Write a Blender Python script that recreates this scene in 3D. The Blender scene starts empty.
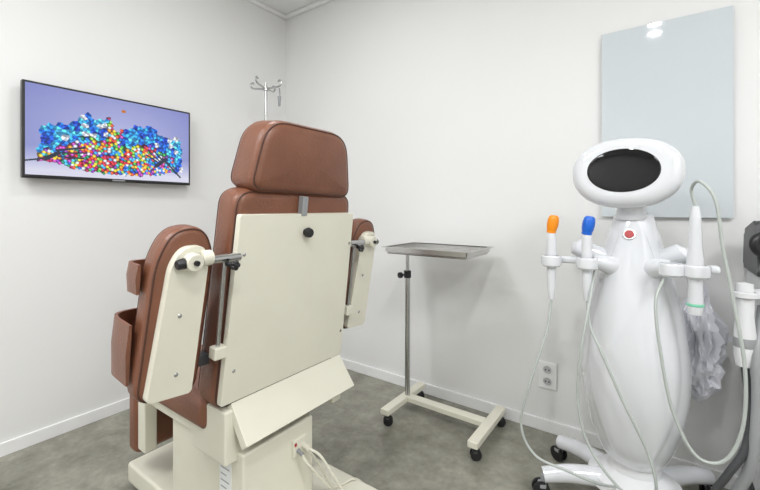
import bpy, bmesh, math, random
import numpy as np
from mathutils import Vector, Matrix, noise
random.seed(7)
COL = bpy.context.scene.collection
I4 = Matrix.Identity(4)
WL = {}
bpy.context.scene.view_settings.view_transform = 'Standard'

# ---------------------------------------------------------------- materials
def s2l(c):
    return tuple(((x/255)/12.92 if x/255 <= .04045 else ((x/255+.055)/1.055)**2.4) for x in c)

def mat(name, rgb, rough=.5, metal=0., var=.04, scale=8., bump=0., bscale=60., coat=0., **kw):
    m = bpy.data.materials.new(name); m.use_nodes = True
    nt = m.node_tree; b = nt.nodes['Principled BSDF']
    c = s2l(rgb)
    tc = nt.nodes.new('ShaderNodeTexCoord')
    n = nt.nodes.new('ShaderNodeTexNoise'); n.inputs['Scale'].default_value = scale
    n.inputs['Detail'].default_value = 4
    nt.links.new(tc.outputs['Object'], n.inputs['Vector'])
    r = nt.nodes.new('ShaderNodeValToRGB')
    r.color_ramp.elements[0].position = .3; r.color_ramp.elements[1].position = .7
    r.color_ramp.elements[0].color = tuple(max(0, x*(1-var)) for x in c)+(1,)
    r.color_ramp.elements[1].color = tuple(min(1, x*(1+var)) for x in c)+(1,)
    nt.links.new(n.outputs['Fac'], r.inputs['Fac'])
    nt.links.new(r.outputs['Color'], b.inputs['Base Color'])
    b.inputs['Roughness'].default_value = rough
    b.inputs['Metallic'].default_value = metal
    b.inputs['Coat Weight'].default_value = coat
    if bump:
        n2 = nt.nodes.new('ShaderNodeTexNoise'); n2.inputs['Scale'].default_value = bscale
        n2.inputs['Detail'].default_value = 6
        nt.links.new(tc.outputs['Object'], n2.inputs['Vector'])
        bp = nt.nodes.new('ShaderNodeBump'); bp.inputs['Strength'].default_value = bump
        bp.inputs['Distance'].default_value = .004
        nt.links.new(n2.outputs['Fac'], bp.inputs['Height'])
        nt.links.new(bp.outputs['Normal'], b.inputs['Normal'])
    for k, v in kw.items():
        b.inputs[k.replace('_', ' ')].default_value = v
    return m

def emis(name, rgb, s):
    m = bpy.data.materials.new(name); m.use_nodes = True
    nt = m.node_tree; nt.nodes.clear()
    e = nt.nodes.new('ShaderNodeEmission'); o = nt.nodes.new('ShaderNodeOutputMaterial')
    e.inputs[0].default_value = s2l(rgb)+(1,); e.inputs[1].default_value = s
    nt.links.new(e.outputs[0], o.inputs[0]); return m

M_wall = mat('wall_paint', (234, 234, 233), .75, var=.008, scale=2)
M_ceil = mat('ceiling_paint', (238, 238, 238), .8, var=.01)
M_base = mat('baseboard_white', (242, 242, 242), .45, var=.01)
M_cream = mat('cream_enamel', (225, 222, 206), .32, var=.02)
M_leather = mat('brown_leatherette', (121, 77, 57), .34, var=.10, scale=12, bump=.35, bscale=160)
M_seam = mat('dark_brown_seam', (76, 46, 34), .6, var=.05)
M_black = mat('black_plastic', (28, 28, 30), .35, var=.05)
M_chrome = mat('brushed_steel', (190, 190, 190), .2, 1.0, var=.05, scale=30)
M_steel = mat('stainless_tray', (205, 204, 202), .34, 1.0, var=.05, scale=20)
M_white = mat('glossy_white_plastic', (220, 222, 226), .06, var=.01, coat=1., IOR=1.6)
M_white2 = mat('matte_white_plastic', (222, 223, 225), .4, var=.01)
M_grey = mat('grey_plastic', (150, 152, 154), .4, var=.03)
M_lgrey = mat('light_grey_plastic', (190, 191, 193), .4, var=.03)
M_dgrey = mat('dark_grey_plastic', (66, 67, 70), .4, var=.05)
M_screen = mat('black_glass', (6, 6, 8), .05, var=.02)
M_glassb = mat('pale_glass_board', (206, 213, 217), .03, var=.006, coat=.3)
M_orange = mat('orange_cap', (245, 145, 15), .35, var=.04)
M_blue = mat('blue_cap', (25, 100, 205), .3, var=.04)
M_red = mat('dark_red_enamel', (170, 22, 30), .3, var=.04)
M_cable = mat('pale_grey_tube', (178, 184, 180), .35, var=.03)
M_green = mat('mint_plastic', (130, 205, 175), .35, var=.03)
M_bag = mat('milky_plastic_film', (234, 235, 243), .2, var=.03, scale=25, bump=.5, bscale=18)
M_bag.node_tree.nodes['Principled BSDF'].inputs['Alpha'].default_value = .92
M_lamp = emis('lamp_lens', (255, 252, 244), 30)
M_fill_panel = emis('fill_panel_glow', (253, 254, 255), 4.5)  # glow of the fill panels added out of view

# floor : mottled concrete-look vinyl
M_floor = bpy.data.materials.new('mottled_concrete_vinyl'); M_floor.use_nodes = True
nt = M_floor.node_tree; b = nt.nodes['Principled BSDF']
tc = nt.nodes.new('ShaderNodeTexCoord')
n1 = nt.nodes.new('ShaderNodeTexNoise'); n1.inputs['Scale'].default_value = 5.; n1.inputs['Detail'].default_value = 10
n1.inputs['Roughness'].default_value = .7; n1.inputs['Distortion'].default_value = .15
r1 = nt.nodes.new('ShaderNodeValToRGB')
r1.color_ramp.elements[0].position = .32; r1.color_ramp.elements[0].color = s2l((112, 111, 99))+(1,)
r1.color_ramp.elements[1].position = .68; r1.color_ramp.elements[1].color = s2l((168, 166, 153))+(1,)
n2 = nt.nodes.new('ShaderNodeTexNoise'); n2.inputs['Scale'].default_value = 45; n2.inputs['Detail'].default_value = 4
r2 = nt.nodes.new('ShaderNodeValToRGB')
r2.color_ramp.elements[0].position = .3; r2.color_ramp.elements[0].color = (.82, .82, .82, 1)
r2.color_ramp.elements[1].position = .7; r2.color_ramp.elements[1].color = (1, 1, 1, 1)
mx = nt.nodes.new('ShaderNodeMixRGB'); mx.blend_type = 'MULTIPLY'; mx.inputs[0].default_value = 1
for n in (n1, n2): nt.links.new(tc.outputs['Object'], n.inputs['Vector'])
nt.links.new(n1.outputs['Fac'], r1.inputs['Fac']); nt.links.new(n2.outputs['Fac'], r2.inputs['Fac'])
nt.links.new(r1.outputs['Color'], mx.inputs[1]); nt.links.new(r2.outputs['Color'], mx.inputs[2])
nt.links.new(mx.outputs[0], b.inputs['Base Color']); b.inputs['Roughness'].default_value = .38

# ---------------------------------------------------------------- geometry
def frame(o, x, y, z):
    x, y, z = Vector(x).normalized(), Vector(y).normalized(), Vector(z).normalized()
    return Matrix(((x.x, y.x, z.x, o[0]), (x.y, y.y, z.y, o[1]), (x.z, y.z, z.z, o[2]), (0, 0, 0, 1)))

def merge(bm, tmp, M=I4):
    bmesh.ops.transform(tmp, matrix=M, verts=tmp.verts)
    bmesh.ops.recalc_face_normals(tmp, faces=tmp.faces)
    me = bpy.data.meshes.new('tmp'); tmp.to_mesh(me); tmp.free()
    bm.from_mesh(me); bpy.data.meshes.remove(me)

def box(bm, lo, hi, bev=0., M=I4, seg=3):
    t = bmesh.new(); bmesh.ops.create_cube(t, size=1)
    for v in t.verts:
        v.co = Vector([lo[i]+(v.co[i]+.5)*(hi[i]-lo[i]) for i in range(3)])
    if bev: bmesh.ops.bevel(t, geom=t.edges[:]+t.verts[:], offset=bev, segments=seg, profile=.5, affect='EDGES')
    merge(bm, t, M)

def cyl(bm, p0, p1, r0, r1=None, seg=24, bev=0., M=I4):
    r1 = r0 if r1 is None else r1
    p0, p1 = Vector(p0), Vector(p1); h = (p1-p0).length
    t = bmesh.new()
    bmesh.ops.create_cone(t, cap_ends=True, segments=seg, radius1=r0, radius2=r1, depth=h)
    if bev:
        es = [e for e in t.edges if abs(abs(e.verts[0].co.z)-h/2) < 1e-6 and abs(e.verts[0].co.z-e.verts[1].co.z) < 1e-6]
        bmesh.ops.bevel(t, geom=es, offset=bev, segments=2, profile=.5, affect='EDGES')
    q = (p1-p0).to_track_quat('Z', 'Y').to_matrix().to_4x4()
    merge(bm, t, M @ Matrix.Translation((p0+p1)/2) @ q)

def sph(bm, c, r, M=I4, u=24, v=16):
    if not hasattr(r, '__len__'): r = (r, r, r)
    t = bmesh.new(); bmesh.ops.create_uvsphere(t, u_segments=u, v_segments=v, radius=1)
    merge(bm, t, M @ Matrix.Translation(c) @ Matrix.Diagonal((*r, 1)))

def catmull(pts, n=10):
    P = [Vector(p) for p in pts]; P = [2*P[0]-P[1]]+P+[2*P[-1]-P[-2]]
    out = []
    for i in range(1, len(P)-2):
        a, b_, c, d = P[i-1:i+3]
        for k in range(n):
            t = k/n
            out.append(.5*((2*b_)+(c-a)*t+(2*a-5*b_+4*c-d)*t*t+(3*b_-a-3*c+d)*t**3))
    out.append(P[-2]); return out

def tube(bm, pts, r, seg=10, smooth=8, M=I4, closed=False):
    if smooth: P = catmull(pts, smooth)
    else: P = [Vector(p) for p in pts]
    t = bmesh.new(); rings = []; n = len(P); nrm = None
    for i, p in enumerate(P):
        if closed: d = P[(i+1) % n]-P[i-1]
        else: d = P[min(i+1, n-1)]-P[max(i-1, 0)]
        d.normalize()
        if nrm is None:
            nrm = d.orthogonal().normalized()
        nrm = (nrm-d*nrm.dot(d)).normalized(); bn = d.cross(nrm)
        rr = r(i/(n-1)) if callable(r) else r
        rings.append([t.verts.new(p+rr*(math.cos(2*math.pi*k/seg)*nrm+math.sin(2*math.pi*k/seg)*bn)) for k in range(seg)])
    for i in range(n if closed else n-1):
        A, B_ = rings[i], rings[(i+1) % n]
        for k in range(seg): t.faces.new((A[k], A[(k+1) % seg], B_[(k+1) % seg], B_[k]))
    if not closed: t.faces.new(rings[0][::-1]); t.faces.new(rings[-1])
    merge(bm, t, M)

def loft(t, rings):
    for A, B_ in zip(rings[:-1], rings[1:]):
        n = max(len(A), len(B_))
        for k in range(n):
            k2 = (k+1) % n
            if len(A) == 1 and len(B_) == 1: continue
            if len(A) == 1: t.faces.new((A[0], B_[k2], B_[k]))
            elif len(B_) == 1: t.faces.new((A[k], A[k2], B_[0]))
            else: t.faces.new((A[k], A[k2], B_[k2], B_[k]))

def lathe(bm, prof, c=(0, 0, 0), sx=1, sy=1, seg=48, M=I4):
    t = bmesh.new(); rings = []
    for r, z in prof:
        if r < 1e-6: rings.append([t.verts.new((c[0], c[1], c[2]+z))])
        else: rings.append([t.verts.new((c[0]+r*sx*math.cos(2*math.pi*k/seg), c[1]+r*sy*math.sin(2*math.pi*k/seg), c[2]+z)) for k in range(seg)])
    loft(t, rings)
    if len(rings[0]) > 1: t.faces.new(rings[0][::-1])
    if len(rings[-1]) > 1: t.faces.new(rings[-1])
    merge(bm, t, M)

def rpoly(pts, r, seg=6):
    out = []; n = len(pts)
    rs = r if hasattr(r, '__len__') else [r]*n
    for i in range(n):
        p = Vector(pts[i]); a = (Vector(pts[i-1])-p); c = (Vector(pts[(i+1) % n])-p)
        d = min(rs[i], a.length*.49, c.length*.49)
        A = p+a.normalized()*d; C = p+c.normalized()*d
        for k in range(seg+1):
            t = k/seg; out.append((1-t)**2*A+2*t*(1-t)*p+t*t*C)
    return out

def prism(bm, poly, n0, n1, M=I4, bev=0., seg=4):
    t = bmesh.new()
    A = [t.verts.new((n0, p[0], p[1])) for p in poly]; B_ = [t.verts.new((n1, p[0], p[1])) for p in poly]
    t.faces.new(A); t.faces.new(B_[::-1]); n = len(poly)
    for k in range(n): t.faces.new((A[k], B_[k], B_[(k+1) % n], A[(k+1) % n]))
    if bev:
        es = [e for e in t.edges if abs(e.verts[0].co.x-e.verts[1].co.x) < 1e-7]
        bmesh.ops.bevel(t, geom=es, offset=bev, segments=seg, profile=.5, affect='EDGES')
    merge(bm, t, M)

def inset(poly, q):
    n = len(poly); out = []
    for i in range(n):
        a = poly[i-1]; c = poly[(i+1) % n]; e = (c-a)
        if e.length < 1e-7: e = poly[(i+2) % n]-poly[i-2]
        e.normalize(); out.append(poly[i]+q*Vector((-e.y, e.x)))
    return out

def pillow(bm, poly, n0, n1, r, crown=.006, M=I4, seg=7):
    """padded cushion: polygon (counter-clockwise in local y,z) with a rolled rim and slightly domed faces"""
    poly = [Vector(p) for i, p in enumerate(poly) if (Vector(p)-Vector(poly[i-1])).length > 1e-5]
    cen = sum(poly, Vector((0, 0)))/len(poly)
    inn = inset(poly, r)
    t = bmesh.new(); rings = []
    def add(pl, n): rings.append([t.verts.new((n, p.x, p.y)) for p in pl])
    def face(side):
        nn = n1 if side > 0 else n0
        out = []
        for s in (.12, .3, .5, .7, .85, .95):
            out.append(([cen+(p-cen)*s for p in inn], nn+side*crown*(1-s**2.2)))
        for k in range(seg):
            a = math.pi/2*k/seg
            out.append((inset(poly, r*(1-math.sin(a))), nn-side*r*(1-math.cos(a))))
        return out
    F = face(1)+[(poly, n1-r)]; Bk = [(poly, n0+r)]+face(-1)[::-1]
    rings.append([t.verts.new((n1+crown, cen.x, cen.y))])
    for pl, n in F+Bk: add(pl, n)
    rings.append([t.verts.new((n0-crown, cen.x, cen.y))])
    loft(t, rings); merge(bm, t, M)

def obj(name, bm, m, parent=None, label=None, category=None, sharp=38, wn=True, **props):
    me = bpy.data.meshes.new(name)
    cs = [v.co for v in bm.verts]
    lo = Vector([min(c[i] for c in cs) for i in range(3)]); hi = Vector([max(c[i] for c in cs) for i in range(3)])
    c = (lo+hi)/2
    if not parent: c.z = lo.z
    bmesh.ops.translate(bm, vec=-c, verts=bm.verts)
    bm.to_mesh(me); bm.free()
    for p in me.polygons: p.use_smooth = True
    me.set_sharp_from_angle(angle=math.radians(sharp))
    me.materials.append(m)
    o = bpy.data.objects.new(name, me); COL.objects.link(o)
    if wn:
        md = o.modifiers.new('weighted_normals', 'WEIGHTED_NORMAL'); md.keep_sharp = True
    WL[o] = c.copy(); o.location = c-(WL[parent] if parent else Vector())
    if parent: o.parent = parent
    if label: o['label'] = label
    if category: o['category'] = category
    for k, v in props.items(): o[k] = v
    return o

def root(name, loc, label, category, **props):
    o = bpy.data.objects.new(name, None); o.empty_display_size = .1; COL.objects.link(o)
    o.location = loc; WL[o] = Vector(loc); o['label'] = label; o['category'] = category
    for k, v in props.items(): o[k] = v
    return o

class B:
    def __init__(s): s.bm = bmesh.new()
    def __getattr__(s, k):
        f = globals()[k]
        def g(*a, **kw): f(s.bm, *a, **kw); return s
        return g
    def out(s, *a, **kw): return obj(a[0], s.bm, *a[1:], **kw)

# ---------------------------------------------------------------- room shell
XL, YB, XR, YF, H = -2.417, 2.081, 1.9, -1.9, 2.638
T = .1
def S(name, lo, hi, m, label, bev=0):
    return B().box(lo, hi, bev).out(name, m, kind='structure', label=label)
S('floor', (XL-T, YF-T, -T), (XR+T, YB+T, 0), M_floor, 'mottled grey concrete-look vinyl floor')
S('ceiling', (XL-T, YF-T, H), (XR+T, YB+T, H+T), M_ceil, 'plain white painted ceiling')
S('wall_left', (XL-T, YF-T, 0), (XL, YB+T, H), M_wall, 'plain white painted wall behind the television')
S('wall_back', (XL, YB, 0), (XR, YB+T, H), M_wall, 'plain white painted wall behind the tray stand')
S('wall_right', (XR, YF-T, 0), (XR+T, YB+T, H), M_wall, 'plain white painted wall')
S('wall_front', (XL, YF-T, 0), (XR, YF, H), M_wall, 'plain white painted wall')
S('baseboard_left', (XL, YF, 0), (XL+.012, YB, .06), M_base, 'narrow white baseboard', .002)
S('baseboard_back', (XL+.012, YB-.012, 0), (XR, YB, .06), M_base, 'narrow white baseboard', .002)
S('trim_1', (XL, YF, H-.03), (XL+.03, YB, H), M_base, 'slim white ceiling moulding', .008)
S('trim_2', (XL+.03, YB-.03, H-.03), (XR, YB, H), M_base, 'slim white ceiling moulding', .008)

# ---------------------------------------------------------------- lamps
def downlight(x, y, e=8, size=.09):
    r = root('downlight', (x, y, H), 'round recessed ceiling downlight, lit', 'ceiling light', group='recessed ceiling downlights')
    B().lathe([(.052, 0), (.06, -.004), (.06, -.008), (.05, -.008), (.048, -.002)], (x, y, H)).out('trim_ring', M_base, r)
    B().cyl((x, y, H-.001), (x, y, H-.004), .047).out('lens', M_lamp, r)
    L = bpy.data.lights.new('downlight_lamp', 'AREA'); L.shape = 'DISK'; L.size = size; L.energy = e; L.color = (.99, .995, 1)
    o = bpy.data.objects.new('downlight_lamp', L); COL.objects.link(o); o.parent = r; o.location = (0, 0, -.012)
    return r
downlight(-.04, .225, 8); downlight(-.04, .0, 8)
downlight(-1.35, 1.05, 6)  # extra downlight added above the chair for more directional light

def panel(x, y, sx, sy, e):  # fill light added on the ceiling, out of view and clear of board reflections
    r = root('added_fill_panel', (x, y, H), 'flat white fill light panel added on the ceiling out of view, lit', 'ceiling light', group='added ceiling fill panels')
    B().box((x-sx/2-.02, y-sy/2-.02, H-.012), (x+sx/2+.02, y+sy/2+.02, H), .003).out('frame', M_base, r)
    B().box((x-sx/2, y-sy/2, H-.016), (x+sx/2, y+sy/2, H-.011)).out('diffuser', M_fill_panel, r)
    L = bpy.data.lights.new('fill_panel_lamp', 'AREA'); L.shape = 'RECTANGLE'; L.size = sx; L.size_y = sy; L.energy = e; L.color = (.985, .992, 1)
    o = bpy.data.objects.new('fill_panel_lamp', L); COL.objects.link(o); o.parent = r; o.location = (0, 0, -.02)
panel(-1.25, -.75, .9, .9, 30); panel(1.25, .2, .6, 1.0, 29)

# ---------------------------------------------------------------- television
ty0, ty1, tz0, tz1 = .49, 1.271, 1.259, 1.708
tv = root('television', (XL, (ty0+ty1)/2, tz0), 'slim black flat-screen television on the wall showing colourful gemstones', 'television')
B().box((XL+.03, ty0, tz0), (XL+.062, ty1, tz1), .004).out('casing', M_black, tv)
B().box((XL, .78, 1.38), (XL+.032, .98, 1.6), .003).out('wall_bracket', M_dgrey, tv)
GX, GY = 400, 226
uu, vv = np.meshgrid(np.linspace(0, 1, GX), np.linspace(0, 1, GY))
rng = np.random.RandomState(11)
bg = np.zeros((GY, GX, 3))
c0 = np.array([116, 124, 194.]); c1 = np.array([186, 190, 232.]); c2 = np.array([232, 232, 246.])
k = np.clip(1-np.hypot((uu-.5)*.9, (vv-.5)*.8)*1.2, 0, 1)[..., None]
bg[:] = c0*(1-k)+c1*k
low = np.clip((.32-vv)/.26, 0, 1)[..., None]; bg = bg*(1-low*.9)+c2*low*.9
xs1 = np.linspace(0, 1, 400)
nz1 = np.interp(xs1, np.linspace(0, 1, 30), rng.uniform(-.06, .06, 30))
hp1 = .74-1.5*np.abs(xs1-.53)**2.4+nz1-.13*np.exp(-((xs1-.50)/.05)**2)
hp1[(xs1 < .07) | (xs1 > .94)] = 0
lo1 = .05+.60*np.abs(xs1-.52)**2
pal = {'b': [(10, 95, 225), (30, 145, 245), (10, 60, 190), (60, 175, 240)], 'r': [(200, 20, 45), (235, 65, 25), (150, 15, 70)],
       'g': [(45, 160, 65), (120, 195, 50), (10, 120, 80)], 'y': [(240, 200, 30), (245, 145, 20)], 'p': [(110, 40, 160), (180, 55, 165)], 'w': [(215, 225, 245)]}
sx, sy, sc, fac, bigf = [], [], [], [], []
tries = 0
while tries < 12000:
    tries += 1
    x, y = rng.uniform(0, 1), rng.uniform(0, .88)
    top = np.interp(x, xs1, hp1)
    big = (y > top-.27 and (x < .44 or x > .52)) or (x > .87)
    md = .046 if big else .024
    if sx and np.min(np.hypot((np.array(sx)-x)*1.75, np.array(sy)-y)) < md: continue
    w = 'bbbbbbbbw' if big else ('rpgpybbrw' if x < .35 and y < .45 else 'bgbbp' if x < .35 else 'rryggbbyrpw' if x < .7 else 'bgrpbybbw')
    kk = pal[w[rng.randint(len(w))]]
    sx.append(x); sy.append(y); sc.append(kk[rng.randint(len(kk))]); fac.append(rng.uniform(0, 6.28)); bigf.append(big)
sx, sy, sc, fac, bigf = map(np.array, (sx, sy, sc, fac, bigf)); sc = sc.astype(float)
d = np.hypot((uu[..., None]-sx)*1.75, vv[..., None]-sy).astype(np.float32)
idx = np.argpartition(d, 2, axis=-1)[..., :2]
dd = np.take_along_axis(d, idx, -1)
sw = dd[..., 0] > dd[..., 1]
d0 = np.where(sw, dd[..., 1], dd[..., 0])
i0 = np.where(sw, idx[..., 1], idx[..., 0])
gem = sc[i0]; bgm = bigf[i0][..., None]
ddx = (uu-sx[i0])*1.75; ddy = vv-sy[i0]
an = np.arctan2(ddy, ddx)+fac[i0]
fc = np.floor((an % 6.283)/1.2566)
shade = np.array([.68, 1.15, .9, 1.3, .8, 1.])[fc.astype(int)][..., None]
chunk = gem*shade+np.clip(shade-1.1, 0, 1)*170
bead = gem*np.clip(1.3-(d0/.019)**2*.6, .45, 1.4)[..., None]
bead = bead+(np.clip(1-np.hypot(ddx+.005, ddy-.006)/.006, 0, 1)*150)[..., None]+(np.clip(1-np.hypot(ddx-.004, ddy+.006)/.010, 0, 1)*80)[..., None]
gem = np.where(bgm, chunk, bead)
tops = np.interp(sx, xs1, hp1); lows = np.interp(sx, xs1, lo1)
ok = (sy < tops) & (sy > lows)
img = np.where(ok[i0][..., None], gem, bg)
def seg_mask(ax, ay, bx, by, w):
    px, py = (uu-ax)*1.75, vv-ay; qx, qy = (bx-ax)*1.75, by-ay
    t = np.clip((px*qx+py*qy)/(qx*qx+qy*qy), 0, 1)
    return (np.hypot(px-t*qx, py-t*qy) < w)[..., None]
for a in [(0, .15, .10, .19, .009), (.10, .19, .16, .26, .022), (.15, .29, .30, .35, .012), (.16, .26, .31, .29, .009), (.16, .22, .29, .22, .011),
          (.75, .20, .82, .31, .022), (.80, .31, .93, .07, .012), (.76, .26, .68, .34, .010), (.79, .30, .73, .41, .010), (.77, .28, .70, .38, .008)]:
    img = np.where(seg_mask(*a), np.array([36, 46, 68.]), img)
img = np.where((np.hypot((uu-.53)*1.4, vv-.865) < .02)[..., None], np.array([205, 120, 40.]), img)
img = np.clip(img, 0, 255)/255
lin = np.where(img <= .04045, img/12.92, ((img+.055)/1.055)**2.4)
me = bpy.data.meshes.new('screen')
ys = ty0+.010+uu*(ty1-ty0-.020)-(ty0+ty1)/2; zs = tz0+.016+vv*(tz1-tz0-.026)-tz0
V = np.stack([np.full_like(ys, .0625), ys, zs], -1).reshape(-1, 3)
F = [(j*GX+i, j*GX+i+1, (j+1)*GX+i+1, (j+1)*GX+i) for j in range(GY-1) for i in range(GX-1)]
me.from_pydata(V.tolist(), [], F)
ca = me.color_attributes.new('picture', 'FLOAT_COLOR', 'POINT')
ca.data.foreach_set('color', np.concatenate([lin, np.ones((GY, GX, 1))], -1).astype(np.float32).ravel())
M_tv = bpy.data.materials.new('lit_picture'); M_tv.use_nodes = True
nt = M_tv.node_tree; b = nt.nodes['Principled BSDF']
at = nt.nodes.new('ShaderNodeAttribute'); at.attribute_name = 'picture'
b.inputs['Base Color'].default_value = (.01, .01, .01, 1); b.inputs['Roughness'].default_value = .2
nt.links.new(at.outputs['Color'], b.inputs['Emission Color']); b.inputs['Emission Strength'].default_value = .92
me.materials.append(M_tv)
so = bpy.data.objects.new('screen', me); COL.objects.link(so); so.parent = tv; WL[so] = WL[tv]
B().box((XL+.062, ty0+.36, tz0+.004), (XL+.0632, ty0+.42, tz0+.011)).out('name_badge', M_grey, tv)

# ---------------------------------------------------------------- glass board
gb = root('glass_board', (.0075, YB, 1.08), 'frameless pale frosted glass writing board on the wall', 'board')
B().box((-.22, YB-.021, 1.08), (.235, YB-.014, 1.92), .0015).out('glass_pane', M_glassb, gb)
for (x, z) in ((-.15, 1.15), (.165, 1.15), (-.15, 1.85), (.165, 1.85)):
    B().cyl((x, YB-.014, z), (x, YB, z), .012).out('standoff', M_chrome, gb)

# ---------------------------------------------------------------- outlet
ox, oz = -.458, .282
ol = root('wall_outlet', (ox, YB, oz-.06), 'white double wall power socket above the baseboard', 'power socket')
B().box((ox-.043, YB-.01, oz-.067), (ox+.043, YB, oz+.067), .004).out('cover_plate', M_base, ol)
for z in (oz+.029, oz-.029):
    s = B().lathe([(.023, 0), (.023, .003), (.020, .003), (.019, -.001)], M=frame((ox, YB-.01, z), (1, 0, 0), (0, 0, 1), (0, -1, 0))).out('socket', M_base, ol)
    B().cyl((ox, YB-.0105, z), (ox, YB-.0118, z), .0185).out('socket_recess', M_lgrey, s)
    for dx in (-.008, .008): B().cyl((ox+dx, YB-.0118, z), (ox+dx, YB-.0128, z), .0035).out('pin_hole', M_black, s)

# ---------------------------------------------------------------- tray stand
ts = root('instrument_tray_stand', (-.92, 1.84, 0), 'stainless steel instrument tray on a cream wheeled stand', 'tray stand')
tx0, tx1, tyy0, tyy1, tz = -1.185, -.70, 1.66, 1.985, .893
t = B()
t.box((tx0+.02, tyy0+.02, tz), (tx1-.02, tyy1-.02, tz+.003), .001)
for lo, hi in (((tx0, tyy0, tz+.022), (tx1, tyy0+.02, tz+.026)), ((tx0, tyy1-.02, tz+.022), (tx1, tyy1, tz+.026)),
               ((tx0, tyy0+.02, tz+.022), (tx0+.02, tyy1-.02, tz+.026)), ((tx1-.02, tyy0+.02, tz+.022), (tx1, tyy1-.02, tz+.026)),
               ((tx0+.017, tyy0+.017, tz), (tx1-.017, tyy0+.02, tz+.026)), ((tx0+.017, tyy1-.02, tz), (tx1-.017, tyy1-.017, tz+.026)),
               ((tx0+.017, tyy0+.017, tz), (tx0+.02, tyy1-.017, tz+.026)), ((tx1-.02, tyy0+.017, tz), (tx1-.017, tyy1-.017, tz+.026))):
    t.box(lo, hi)
t.out('tray', M_steel, ts, label='shallow stainless steel tray')
f = B(); c = .027
f.tube([(tx0+c, tyy0+c, tz-.006), (tx1-c, tyy0+c, tz-.006), (tx1-c, tyy1-c, tz-.006), (tx0+c, tyy1-c, tz-.006)], .006, smooth=0, closed=True)
f.out('tray_frame', M_chrome, ts)
px_, py_ = -1.135, 1.84
B().cyl((px_, py_, .44), (px_, py_, tz-.004), .0095).out('inner_pole', M_chrome, ts)
B().cyl((px_, py_, .08), (px_, py_, .76), .014, bev=.001).out('outer_pole', M_chrome, ts)
kn = B().cyl((px_, py_, .735), (px_, py_, .775), .02, bev=.003).out('height_clamp', M_black, ts)
B().cyl((px_, py_-.018, .755), (px_-.012, py_-.05, .755), .005).cyl((px_-.01, py_-.045, .755), (px_-.016, py_-.062, .755), .016, bev=.003).out('clamp_knob', M_black, kn)
for x in (-1.145, -.672):
    B().box((x-.024, 1.63, .06), (x+.024, 2.02, .09), .004).out('base_bar', M_cream, ts)
B().box((-1.121, 1.815, .062), (-.696, 1.865, .088), .003).out('cross_bar', M_cream, ts)

def caster(x, y, top, r, parent, m=M_black, ang=0., hood=M_dgrey):
    c_, s_ = math.cos(ang), math.sin(ang)
    M = frame((x, y, 0), (c_, s_, 0), (-s_, c_, 0), (0, 0, 1))
    o = B().box((-r*.35, -r*.62, r*1.2), (r*.6, r*.62, r*1.9), r*.2, M=M).cyl((0, 0, r*1.7), (0, 0, top), r*.28, M=M).out('caster', hood, parent)
    for sgn in (-1, 1):
        B().cyl((r*.25, sgn*r*.18, r), (r*.25, sgn*r*.6, r), r, seg=28, bev=r*.15, M=M).out('wheel', m, o)
for x in (-1.145, -.672):
    for y, a in ((1.655, .6), (1.985, .6)):
        caster(x, y, .062, .025, ts, ang=a)

# ---------------------------------------------------------------- infusion stand
ix, iy = -2.135, 1.667
iv = root('infusion_stand', (ix, iy, 0), 'tall steel infusion stand with four hooks behind the chair', 'drip stand')
B().cyl((ix, iy, .1), (ix, iy, 1.15), .0125).out('outer_pole', M_chrome, iv)
B().cyl((ix, iy, 1.1), (ix, iy, 1.955), .0095).out('inner_pole', M_chrome, iv)
B().cyl((ix, iy, 1.13), (ix, iy, 1.17), .019, bev=.003).out('height_clamp', M_black, iv)
B().cyl((ix, iy, 1.90), (ix, iy, 1.925), .018, bev=.003).out('hook_collar', M_chrome, iv)
for i in range(4):
    a = .35+i*math.pi/2; cx, sx_ = math.cos(a), math.sin(a)
    P = [(0, 1.912), (.05, 1.918), (.10, 1.925), (.115, 1.945), (.105, 1.962), (.09, 1.955)]
    B().tube([(ix+cx*r, iy+sx_*r, z) for r, z in P], .006, smooth=5).out('hook', M_chrome, iv)
B().tube([(ix+.07, iy+.055, 1.92), (ix+.072, iy+.057, 1.88), (ix+.07, iy+.055, 1.86)], .004).cyl((ix+.07, iy+.055, 1.865), (ix+.07, iy+.055, 1.80), .012, .007).out('hanging_clip', M_grey, iv)
B().cyl((ix, iy, .085), (ix, iy, .13), .03, bev=.005).out('hub', M_dgrey, iv)
for i in range(5):
    a = .3+i*2*math.pi/5; e = (ix+.19*math.cos(a), iy+.19*math.sin(a))
    B().tube([(ix, iy, .1), (ix+.1*math.cos(a), iy+.1*math.sin(a), .09), (e[0], e[1], .07)], .011, smooth=4).out('leg', M_chrome, iv)
    caster(e[0], e[1], .07, .022, iv, ang=a)

# ---------------------------------------------------------------- treatment chair
ch = root('treatment_chair', (-1.3, .925, 0), 'brown leatherette treatment chair with cream metal back and base', 'treatment chair')
MB = frame((-1.056, .925, .54), (.992, 0, -.125), (0, 1, 0), (.125, 0, .992))
def piping(poly, n, r, M, parent):
    P = [p for i, p in enumerate(poly) if (p-poly[i-1]).length > 1e-5]
    B().tube([(n, p[0], p[1]) for p in P], r, seg=6, smooth=0, M=M, closed=True).out('seam', M_seam, parent)
def cushion(pts, rad_, n0, n1, r, crown, M, name, parent, label=None):
    poly = rpoly(pts, rad_, 9)
    o = B().pillow(poly, n0, n1, r, crown, M=M).out(name, M_leather, parent, label=label, wn=False, sharp=70)
    P = [p for i, p in enumerate(poly) if (p-poly[i-1]).length > 1e-5]
    q = r*(1-math.sin(.8))
    pi = inset(P, q)
    piping(pi, n1-r*(1-math.cos(.8))+.0006, .0028, M, o); piping(pi, n0+r*(1-math.cos(.8))-.0006, .0028, M, o)
    return o
br = cushion([(-.285, -.03), (.262, -.03), (.250, .640), (-.258, .640)], .06, -.11, -.003, .03, .0, MB, 'backrest', ch)
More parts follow.
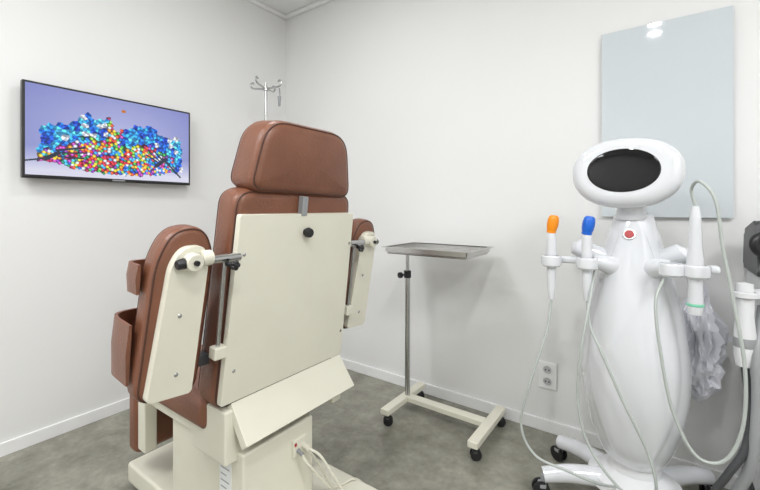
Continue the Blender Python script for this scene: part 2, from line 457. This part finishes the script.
bp_ = B().prism(rpoly([(-.275, 0), (.252, 0), (.247, .567), (-.256, .567)], .008, 3), -.004, .018, M=MB, bev=.003, seg=2).out('back_panel', M_cream, ch, label='cream enamelled steel back panel')
kb = B().cyl((.018, .0, .505), (.028, .0, .505), .012, M=MB)
kb.cyl((.028, .0, .505), (.044, .0, .505), .018, .015, bev=.003, M=MB)
kb.out('knob', M_black, bp_)
for (w, u) in ((-.24, .10), (-.235, .45), (.235, .10), (.235, .45)):
    B().sph((.018, w, u), (.003, .006, .006), M=MB).out('screw', M_chrome, bp_)
hr = cushion([(-.232, .632), (.234, .618), (.184, .860), (-.184, .860)], [.06, .06, .085, .085], -.118, .014, .036, .010, MB, 'headrest', ch, 'padded brown leatherette headrest')
B().box((-.002, -.026, .56), (.022, -.002, .625), .003, M=MB).out('headrest_strap', M_grey, ch)
B().box((-.055, -.10, .58), (-.035, -.07, .66), .002, M=MB).out('headrest_post', M_chrome, ch)
B().box((-.055, .07, .58), (-.035, .10, .66), .002, M=MB).out('headrest_post', M_chrome, ch)

def arm(wc, sg):
    A = MB @ Matrix.Translation((0, wc, 0))
    wd = .080
    pad = cushion([(-wd-.026, .070), (wd-.022, .052), (wd+.008, .45), (wd*.66, .532), (-wd*.45, .528), (-wd+.002, .445)],
                  [.05, .05, .07, .06, .06, .07], -.096, -.024, .022, .004, A, 'armrest', ch)
    pl = B().prism(rpoly([(-.088, .086), (.028, .074), (.052, .43), (.040, .482), (-.020, .482), (-.048, .435)], [.012, .008, .02, .022, .026, .024]), -.028, .0, M=A, bev=.003, seg=2).out('arm_plate', M_cream, pad, label='cream steel plate on the armrest')
    for u in (.14, .30):
        B().sph((.0, -.018, u), (.003, .006, .006), M=A).out('screw', M_chrome, pl)
    for (u0, u1, dp, lab) in ((.355, .432, .095, 'open brown leatherette strap'), (.120, .278, .145, 'open brown leatherette pocket')):
        t_ = bmesh.new(); n = 28; ring = []
        sh = -.022*(1-u0/.4)
        for k in range(n+1):
            a = math.pi*k/n
            cc, ss = math.cos(a), max(0, math.sin(a))
            w = -math.copysign(abs(cc)**.45, cc)*(wd+.018)+sh; nn = -.060-ss**.45*dp
            w2 = (w-sh)*.93+sh; nn2 = nn+.007 if k not in (0, n) else nn
            sag = -.014*ss
            ring.append([t_.verts.new(p) for p in ((nn, w, u0+sag), (nn-.004, (w-sh)*1.03+sh, (u0+u1)/2), (nn, w, u1+sag*.6), (nn2, w2, u1+sag*.6), (nn2, w2, u0+sag))])
        m5 = 5
        for a_, b_ in zip(ring[:-1], ring[1:]):
            for q_ in range(m5): t_.faces.new((a_[q_], a_[(q_+1) % m5], b_[(q_+1) % m5], b_[q_]))
        t_.faces.new(ring[0]); t_.faces.new(ring[-1][::-1])
        bb = B(); merge(bb.bm, t_, A); bb.out('arm_strap', M_leather, pad, label=lab)
    wi = .262*(-1 if wc < 0 else 1)-wc
    B().cyl((.012, -.02*sg, .445), (.012, wi+.015*sg, .445), .0125, M=A).out('pivot_bar', M_chrome, ch)
    cl = B().cyl((.0, .0, .445), (.030, .0, .445), .023, bev=.004, M=A).cyl((.006, .025*sg, .450), (.006, .055*sg, .450), .021, bev=.004, M=A).out('pivot_clamp', M_cream, ch)
    kn = B().cyl((.030, 0, .445), (.038, 0, .445), .007, M=A)
    kn.cyl((.012, -.042*sg, .440), (.012, -.02*sg, .443), .012, .015, bev=.003, M=A); kn.out('clamp_bolt', M_black, cl)
    k2 = B().cyl((.02, .095*sg, .43), (.045, .102*sg, .43), .007, M=A)
    for j in range(5):
        a = j*2*math.pi/5
        k2.sph((.046, .104*sg+.008*math.cos(a), .43+.008*math.sin(a)), (.008, .007, .007), M=A, u=12, v=8)
    k2.sph((.046, .104*sg, .43), (.009, .009, .009), M=A); k2.out('star_knob', M_black, cl)
    B().cyl((.0, .098*sg, .17), (.004, .098*sg, .44), .0065, M=A).out('guide_rod', M_chrome, ch)
    B().box((-.015, min(.08*sg, .118*sg), .15), (.018, max(.08*sg, .118*sg), .185), .004, M=A).out('rod_bracket', M_cream, ch)
    B().box((-.09, min(wd*sg*.5, (abs(wi)+.02)*sg), .11), (-.05, max(wd*sg*.5, (abs(wi)+.02)*sg), .14), .004, M=A).out('arm_hinge', M_dgrey, ch)
arm(-.385, 1); arm(.385, -1)

B().box((-1.61, .645, .43), (-1.12, 1.205, .54), .035, seg=5).out('seat', M_leather, ch)
B().box((-1.665, .65, .19), (-1.585, 1.20, .50), .028, seg=5).out('leg_rest', M_leather, ch)
B().box((-1.57, .68, .385), (-1.05, 1.17, .432), .006).out('seat_frame', M_cream, ch)
B().box((-1.585, .655, .22), (-1.53, .70, .42), .005).out('leg_rest_bracket', M_cream, ch)
MF = frame((-1.04, .93, .537), (.8, 0, .6), (0, 1, 0), (-.6, 0, .8))
fl = B().prism(rpoly([(-.245, -.13), (.240, -.13), (.240, 0), (-.245, 0)], .004, 2), -.03, .0, M=MF, bev=.002, seg=2).out('lower_cover', M_cream, ch, label='sloping cream metal cover below the back')
B().box((-1.42, .70, .09), (-1.0, .985, .387), .008).out('base_column', M_cream, ch, label='cream metal housing of the lifting column')
B().box((-1.22, .66, .36), (-1.03, .72, .52), .008).out('tilt_bracket', M_cream, ch)
B().box((-1.22, 1.12, .36), (-1.03, 1.17, .52), .008).out('tilt_bracket', M_cream, ch)
B().box((-1.74, .68, .02), (-.76, 1.15, .10), .012).out('plinth', M_cream, ch, label='low cream floor plinth')
B().box((-1.70, .71, 0), (-.80, 1.12, .022)).out('plinth_foot', M_black, ch)
st = B().box((-1.12, .6985, .20), (-1.06, .7005, .35)).out('rating_label', mat('paper_label', (236, 238, 238), .6), ch)
for i in range(6): B().box((-1.114, .6978, .335-i*.02), (-1.114+(.045 if i % 2 else .03), .6986, .338-i*.02)).out('label_line', M_grey, st)
so2 = B().box((-1.001, .885, .285), (-.990, .950, .340), .003).out('rear_socket', M_cream, ch)
B().box((-.991, .890, .322), (-.9885, .899, .332)).out('power_switch', M_red, so2)
B().cyl((-.991, .93, .312), (-.962, .93, .306), .010, .008).out('power_plug', M_cream, so2)
B().cyl((-.991, .905, .303), (-.967, .905, .297), .008, .006).out('power_plug', M_grey, so2)
M_wc = mat('white_cord', (218, 215, 200), .4)
for P in ([(-.965, .93, .307), (-.93, .95, .285), (-.89, .98, .21), (-.85, 1.02, .12), (-.80, 1.06, .106), (-.74, 1.08, .09), (-.70, 1.08, .02), (-.64, 1.04, .007), (-.5, .92, .007)],
          [(-.970, .905, .297), (-.95, .92, .26), (-.92, 1.0, .15), (-.87, 1.06, .106), (-.80, 1.09, .106), (-.78, 1.16, .09), (-.74, 1.2, .008), (-.66, 1.17, .007), (-.5, 1.0, .007)],
          [(-.990, .942, .295), (-.96, .97, .24), (-.95, 1.03, .13), (-.95, 1.08, .106), (-.93, 1.13, .106), (-.92, 1.18, .06), (-.90, 1.23, .007), (-.80, 1.25, .007), (-.72, 1.22, .007)]):
    B().tube(P, .0045).out('power_cord', M_wc, ch)

# ---------------------------------------------------------------- skin treatment machine
cx, cy = -.082, 1.74
dv = root('skin_treatment_machine', (cx, cy, 0), 'tall glossy white egg-shaped treatment machine with oval display', 'medical device')
prof = [(0, .162), (.05, .165), (.084, .182), (.110, .22), (.134, .28), (.155, .36), (.168, .44), (.171, .53), (.165, .62), (.152, .72), (.134, .81), (.113, .90), (.093, .98), (.077, 1.04), (.066, 1.078), (.054, 1.100), (0, 1.106)]
P = catmull([(a, 0, z) for a, z in prof], 4); prof2 = [(max(0, p.x), p.z) for p in P]; prof2[0] = (0, prof2[0][1]); prof2[-1] = (0, prof2[-1][1])
def rad(z):
    for (a, z0), (b_, z1) in zip(prof2[:-1], prof2[1:]):
        if z0 <= z <= z1: return a+(b_-a)*(z-z0)/(z1-z0+1e-9)
    return .05
def bibw(z): return .30+.62*math.sin(max(0, min(1, (z-.17)/.91))*math.pi)**.8
# body shell with a raised front bib whose edges run as soft sculpted lines
def fl_(th, z):
    dth = (th+math.pi/2+math.pi) % (2*math.pi)-math.pi
    e = abs(dth)-bibw(z)
    return 1+.036*(1/(1+math.exp(e/.03)))*min(1, max(0, (z-.17)/.1))
t_ = bmesh.new(); rings = []
for r, z in prof2:
    if r < 1e-6: rings.append([t_.verts.new((cx, cy, z))]); continue
    rings.append([t_.verts.new((cx+r*fl_(2*math.pi*k/180, z)*math.cos(2*math.pi*k/180), cy+r*.92*fl_(2*math.pi*k/180, z)*math.sin(2*math.pi*k/180), z)) for k in range(180)])
loft(t_, rings)
bb = B(); merge(bb.bm, t_); bd = bb.out('body', M_white, dv, sharp=80, wn=False)
def surf(th, z, off=.0):
    q = rad(z)*fl_(th, z)+off
    return (cx+q*math.cos(th), cy+q*.92*math.sin(th), z)
for s in (-1, 1):
    B().tube([surf(-math.pi/2+s*(bibw(z)+.05), z, -.0008) for z in [.24+.78*i/22 for i in range(23)]], .0015, seg=6, smooth=3).out('panel_seam', M_lgrey, bd)
B().lathe([(.052, -.012), (.055, .000), (.050, .010), (.046, .03), (.048, .07)], (cx-.006, cy-.02, 1.088)).out('neck', M_white, dv)
eM = frame(surf(-math.pi/2-.1, 1.025, -.002), (1, 0, 0), (0, .35, .93), (0, -.93, .35))
em = B().lathe([(0, .004), (.020, .004), (.022, 0)], M=eM).out('emblem_ring', M_chrome, bd)
B().lathe([(0, .007), (.014, .007), (.0155, .003)], M=eM).out('emblem', M_red, em)
def ovalsurf(prof, a, b_, M, n=72, ex=2.15, heavy=0., side=0.):
    t = bmesh.new(); rings = []
    for s, dep in prof:
        if s < 1e-6: rings.append([t.verts.new((0, dep, 0))]); continue
        R = []
        for k in range(n):
            ph = 2*math.pi*k/n; c_, s_ = math.cos(ph), math.sin(ph)
            z = b_*s*math.copysign(abs(s_)**(2/ex), s_)
            if z < 0: z *= 1+heavy*max(0, (s-.72)/.28)
            R.append(t.verts.new((a*s*math.copysign(abs(c_)**(2/ex), c_)+side*max(0, (s-.72)/.28), dep, z)))
        rings.append(R)
    loft(t, rings)
    bb = B(); merge(bb.bm, t, M); return bb
al = math.radians(3)
MH = frame((-.108, 1.655, 1.250), (1, 0, 0), (0, math.cos(al), -math.sin(al)), (0, math.sin(al), math.cos(al)))
hd = ovalsurf([(0, .12), (.4, .118), (.7, .105), (.88, .075), (.97, .04), (1, .005), (.99, -.014), (.955, -.028), (.90, -.037), (.83, -.042), (.76, -.0445), (.70, -.045), (.62, -.045), (0, -.045)], .172, .121, MH, ex=2.25, heavy=.09, side=.006).out('head', M_white, dv, sharp=80, wn=False, label='oval glossy white display housing')
ovalsurf([(.0, -.0485), (.5, -.0485), (.95, -.048), (.985, -.0472), (1, -.0445), (.9, -.043), (0, -.043)], .111, .077, MH, ex=2.05).out('display', M_screen, hd, sharp=50, wn=False, label='black oval glass display')
def holder(xa, xb, holes, z=.925):
    h = B()
    xs_ = sorted((xa, xb)); lo_ = min(holes)-.02; hi_ = max(holes)+.02
    h.box((min(lo_, xs_[0]), 1.607, z-.014), (max(hi_, xs_[1]), 1.640, z+.012), .010, seg=4)
    for hx in holes: h.lathe([(.029, -.026), (.035, -.020), (.037, .010), (.033, .016), (.0265, .016), (.0255, -.026), (.029, -.026)], (hx, 1.58, z))
    h.tube([(xa, 1.62, z), (xa+(cx-xa)*.35, 1.65, z-.01), (xa+(cx-xa)*.75, 1.70, z-.03)], lambda t: .022+.022*t, seg=18)
    return h.out('handpiece_holder', M_white, dv, label='white plastic holder arm')
holder(-.205, -.375, (-.335, -.215)); holder(.035, .155, (.030, .093))
def pod(x0, x1, zc):
    B().tube([(x0, 1.73, zc-.08), (x0*.6+x1*.4, 1.71, zc-.035), (x1, 1.69, zc+.0), (x1+(x1-x0)*.2, 1.685, zc+.014)], lambda t: .046-.018*t if t < .8 else .046-.018*t-.022*(t-.8)/.2, seg=24).out('shoulder_pod', M_white, dv)
pod(-.14, -.258, .965); pod(-.02, .058, .965)
B().lathe([(0, .18), (.075, .18), (.080, .15), (.105, .135), (.135, .115), (.140, .085), (.12, .07), (0, .07)], (cx, cy, 0), 1.1, .95).out('base', M_white2, dv)
feet = [(-.36, 1.87, 2.6), (-.37, 1.60, 3.6), (.15, 1.96, .7), (.16, 1.58, -.6)]
for fx, fy, a in feet:
    B().tube([(cx+(fx-cx)*.3, cy+(fy-cy)*.3, .10), (cx+(fx-cx)*.7, cy+(fy-cy)*.7, .10), (fx, fy, .085)], lambda t: .036-.008*t, seg=16).out('leg', M_white, dv)
    caster(fx, fy, .085, .032, dv, ang=a, hood=M_grey)

def handpiece(x, y, ztop, zbot, capm, lab, cable, capr=.014, kind=0):
    r = root('treatment_handpiece', (x, y, zbot), lab, 'handpiece', group='handpieces in the machine holders')
    if kind == 0:
        Mc = Matrix.Translation((x, y, ztop-.058)) @ Matrix.Rotation(math.radians(10), 4, 'Y')
        B().lathe([(0, .060), (capr*.55, .059), (capr*.86, .053), (capr*1.0, .040), (capr*1.02, .026), (capr*.96, .012), (capr*.86, .004), (capr*.80, .0), (capr*.85, -.004), (capr*.8, -.008), (0, -.008)], M=Mc).out('cap', capm, r)
        B().lathe([(0, ztop-.062), (.014, ztop-.064), (.016, ztop-.07), (.017, ztop-.09), (.018, ztop-.14), (.0165, ztop-.2), (.015, zbot+.05), (.010, zbot), (0, zbot)], (x, y, 0)).out('handle', M_white, r)
    else:
        B().lathe([(0, ztop), (.010, ztop-.003), (.014, ztop-.03), (.017, ztop-.08), (.018, ztop-.13), (.023, ztop-.17), (.023, ztop-.21), (.019, zbot+.09), (.022, zbot+.03), (.018, zbot), (0, zbot)], (x, y, 0)).out('handle', M_white, r)
        B().lathe([(.0212, 0), (.0232, .003), (.0232, .008), (.0212, .011)], (x, y, zbot+.025)).out('accent_ring', capm, r)
    B().tube(cable, .0048, seg=10).out('cable', M_cable, dv)
    return r
handpiece(-.335, 1.58, 1.092, .775, M_orange, 'white handpiece with an orange cap in the holder',
          [(-.335, 1.58, .774), (-.345, 1.55, .66), (-.395, 1.50, .46), (-.425, 1.50, .305), (-.375, 1.50, .21), (-.27, 1.50, .195), (-.18, 1.53, .17), (-.13, 1.62, .125)], capr=.020)
handpiece(-.215, 1.58, 1.090, .785, M_blue, 'white handpiece with a blue cap in the holder',
          [(-.215, 1.58, .784), (-.20, 1.55, .70), (-.165, 1.51, .64), (-.10, 1.50, .49), (-.035, 1.50, .352), (-.01, 1.50, .244), (-.03, 1.54, .15), (-.05, 1.63, .12)], capr=.0205)
handpiece(.090, 1.58, 1.128, .785, M_green, 'white wand with a mint ring in the holder',
          [(.090, 1.58, 1.126), (.080, 1.57, 1.180), (.098, 1.52, 1.200), (.132, 1.5, 1.14), (.148, 1.5, 1.0), (.170, 1.5, .857), (.195, 1.5, .663), (.19, 1.5, .494), (.15, 1.5, .386), (.085, 1.5, .38), (.03, 1.5, .50), (0, 1.5, .676), (-.012, 1.52, .82), (.01, 1.57, .89)], kind=1)
B().tube([(-.19, 1.62, .92), (-.205, 1.53, .76), (-.222, 1.50, .63), (-.232, 1.5, .455), (-.20, 1.5, .31), (-.11, 1.5, .20), (-.02, 1.53, .15), (.0, 1.64, .11)], .0048).out('hanging_tube', M_cable, dv)

# crumpled plastic bag beside the machine
bag = bmesh.new(); bmesh.ops.create_icosphere(bag, subdivisions=5, radius=1)
for v in bag.verts:
    c_ = v.co.copy()
    def cre(p): return 1-abs(noise.noise(p))*2.2
    nz = .5*cre(Vector((c_.x*1.9, c_.y*1.9, c_.z*2.4)))+.36*cre(c_*4.2+Vector((3, 0, 0)))
    prof_ = .46+.58*min(1, (1-c_.z)/1.0)+.12*math.sin(c_.z*8)
    rr = (.58+.55*nz)*prof_
    v.co = Vector((.118+c_.x*.092*rr, 1.945+c_.y*.09*rr, .615+c_.z*.235*(1+.10*noise.noise(c_*3))))
obj('plastic_bag', bag, M_bag, None, 'crumpled milky plastic bag hanging beside the machine', 'plastic bag', sharp=14, wn=False)

# ---------------------------------------------------------------- second machine at the edge
d2 = root('hose_treatment_machine', (.45, 1.86, 0), 'white and dark grey treatment machine with hanging hoses', 'medical device')
B().box((.265, 1.75, .12), (.62, 2.03, .90), .03).out('cabinet', M_white2, d2)
B().box((.275, 1.744, .30), (.61, 1.755, .70), .01).out('front_cover', M_grey, d2)
B().prism(rpoly([(1.74, .895), (2.035, .895), (2.01, 1.04), (1.80, 1.08)], .02), .258, .63, bev=.012).out('control_panel', M_dgrey, d2)
B().tube([(.285, 1.75, .96), (.250, 1.72, .985), (.248, 1.72, 1.02), (.29, 1.76, 1.045)], .013).out('grab_handle', M_black, d2)
B().box((.255, 1.73, .08), (.63, 2.04, .13), .01).out('base', M_dgrey, d2)
for x, y in ((.30, 1.78), (.30, 1.99), (.58, 1.78), (.58, 1.99)): caster(x, y, .09, .035, d2, ang=.5)
B().box((.205, 1.70, .83), (.275, 1.765, .855), .008).lathe([(.026, -.01), (.034, -.006), (.034, .008), (.026, .01), (.026, -.01)], (.218, 1.68, .845)).out('handpiece_hook', M_white2, d2)
h2 = root('hose_handpiece', (.218, 1.68, .60), 'white and grey handpiece with a thick hose on the machine side', 'handpiece')
B().lathe([(0, 0), (.022, 0), (.027, .03), (.027, .10), (.022, .16), (.024, .22), (.020, .26), (0, .265)], (.218, 1.68, .62)).out('handle', M_white2, h2)
B().lathe([(.0275, 0), (.029, .008), (.029, .022), (.0275, .03)], (.218, 1.68, .68)).out('grip_ring', M_grey, h2)
B().tube([(.218, 1.68, .618), (.225, 1.66, .50), (.215, 1.64, .38), (.17, 1.63, .28), (.14, 1.64, .20), (.18, 1.68, .15), (.28, 1.74, .16)], .011).out('hose', M_dgrey, d2)
B().tube([(.27, 1.745, .80), (.245, 1.66, .66), (.24, 1.64, .48), (.225, 1.64, .32), (.19, 1.66, .2), (.21, 1.69, .14), (.28, 1.74, .14)], .015).out('suction_hose', M_grey, d2)

# ---------------------------------------------------------------- camera, world
cam = bpy.data.cameras.new('camera'); co = bpy.data.objects.new('camera', cam); COL.objects.link(co)
cam.sensor_width = 36; cam.lens = 36*390/760; cam.shift_y = -37/760; cam.clip_start = .02
co.location = (0, 0, 1.12); co.rotation_euler = (math.pi/2, 0, math.radians(35.7))
bpy.context.scene.camera = co
w = bpy.data.worlds.new('world'); w.use_nodes = True; bpy.context.scene.world = w
w.node_tree.nodes['Background'].inputs[0].default_value = (.8, .85, .9, 1); w.node_tree.nodes['Background'].inputs[1].default_value = .3
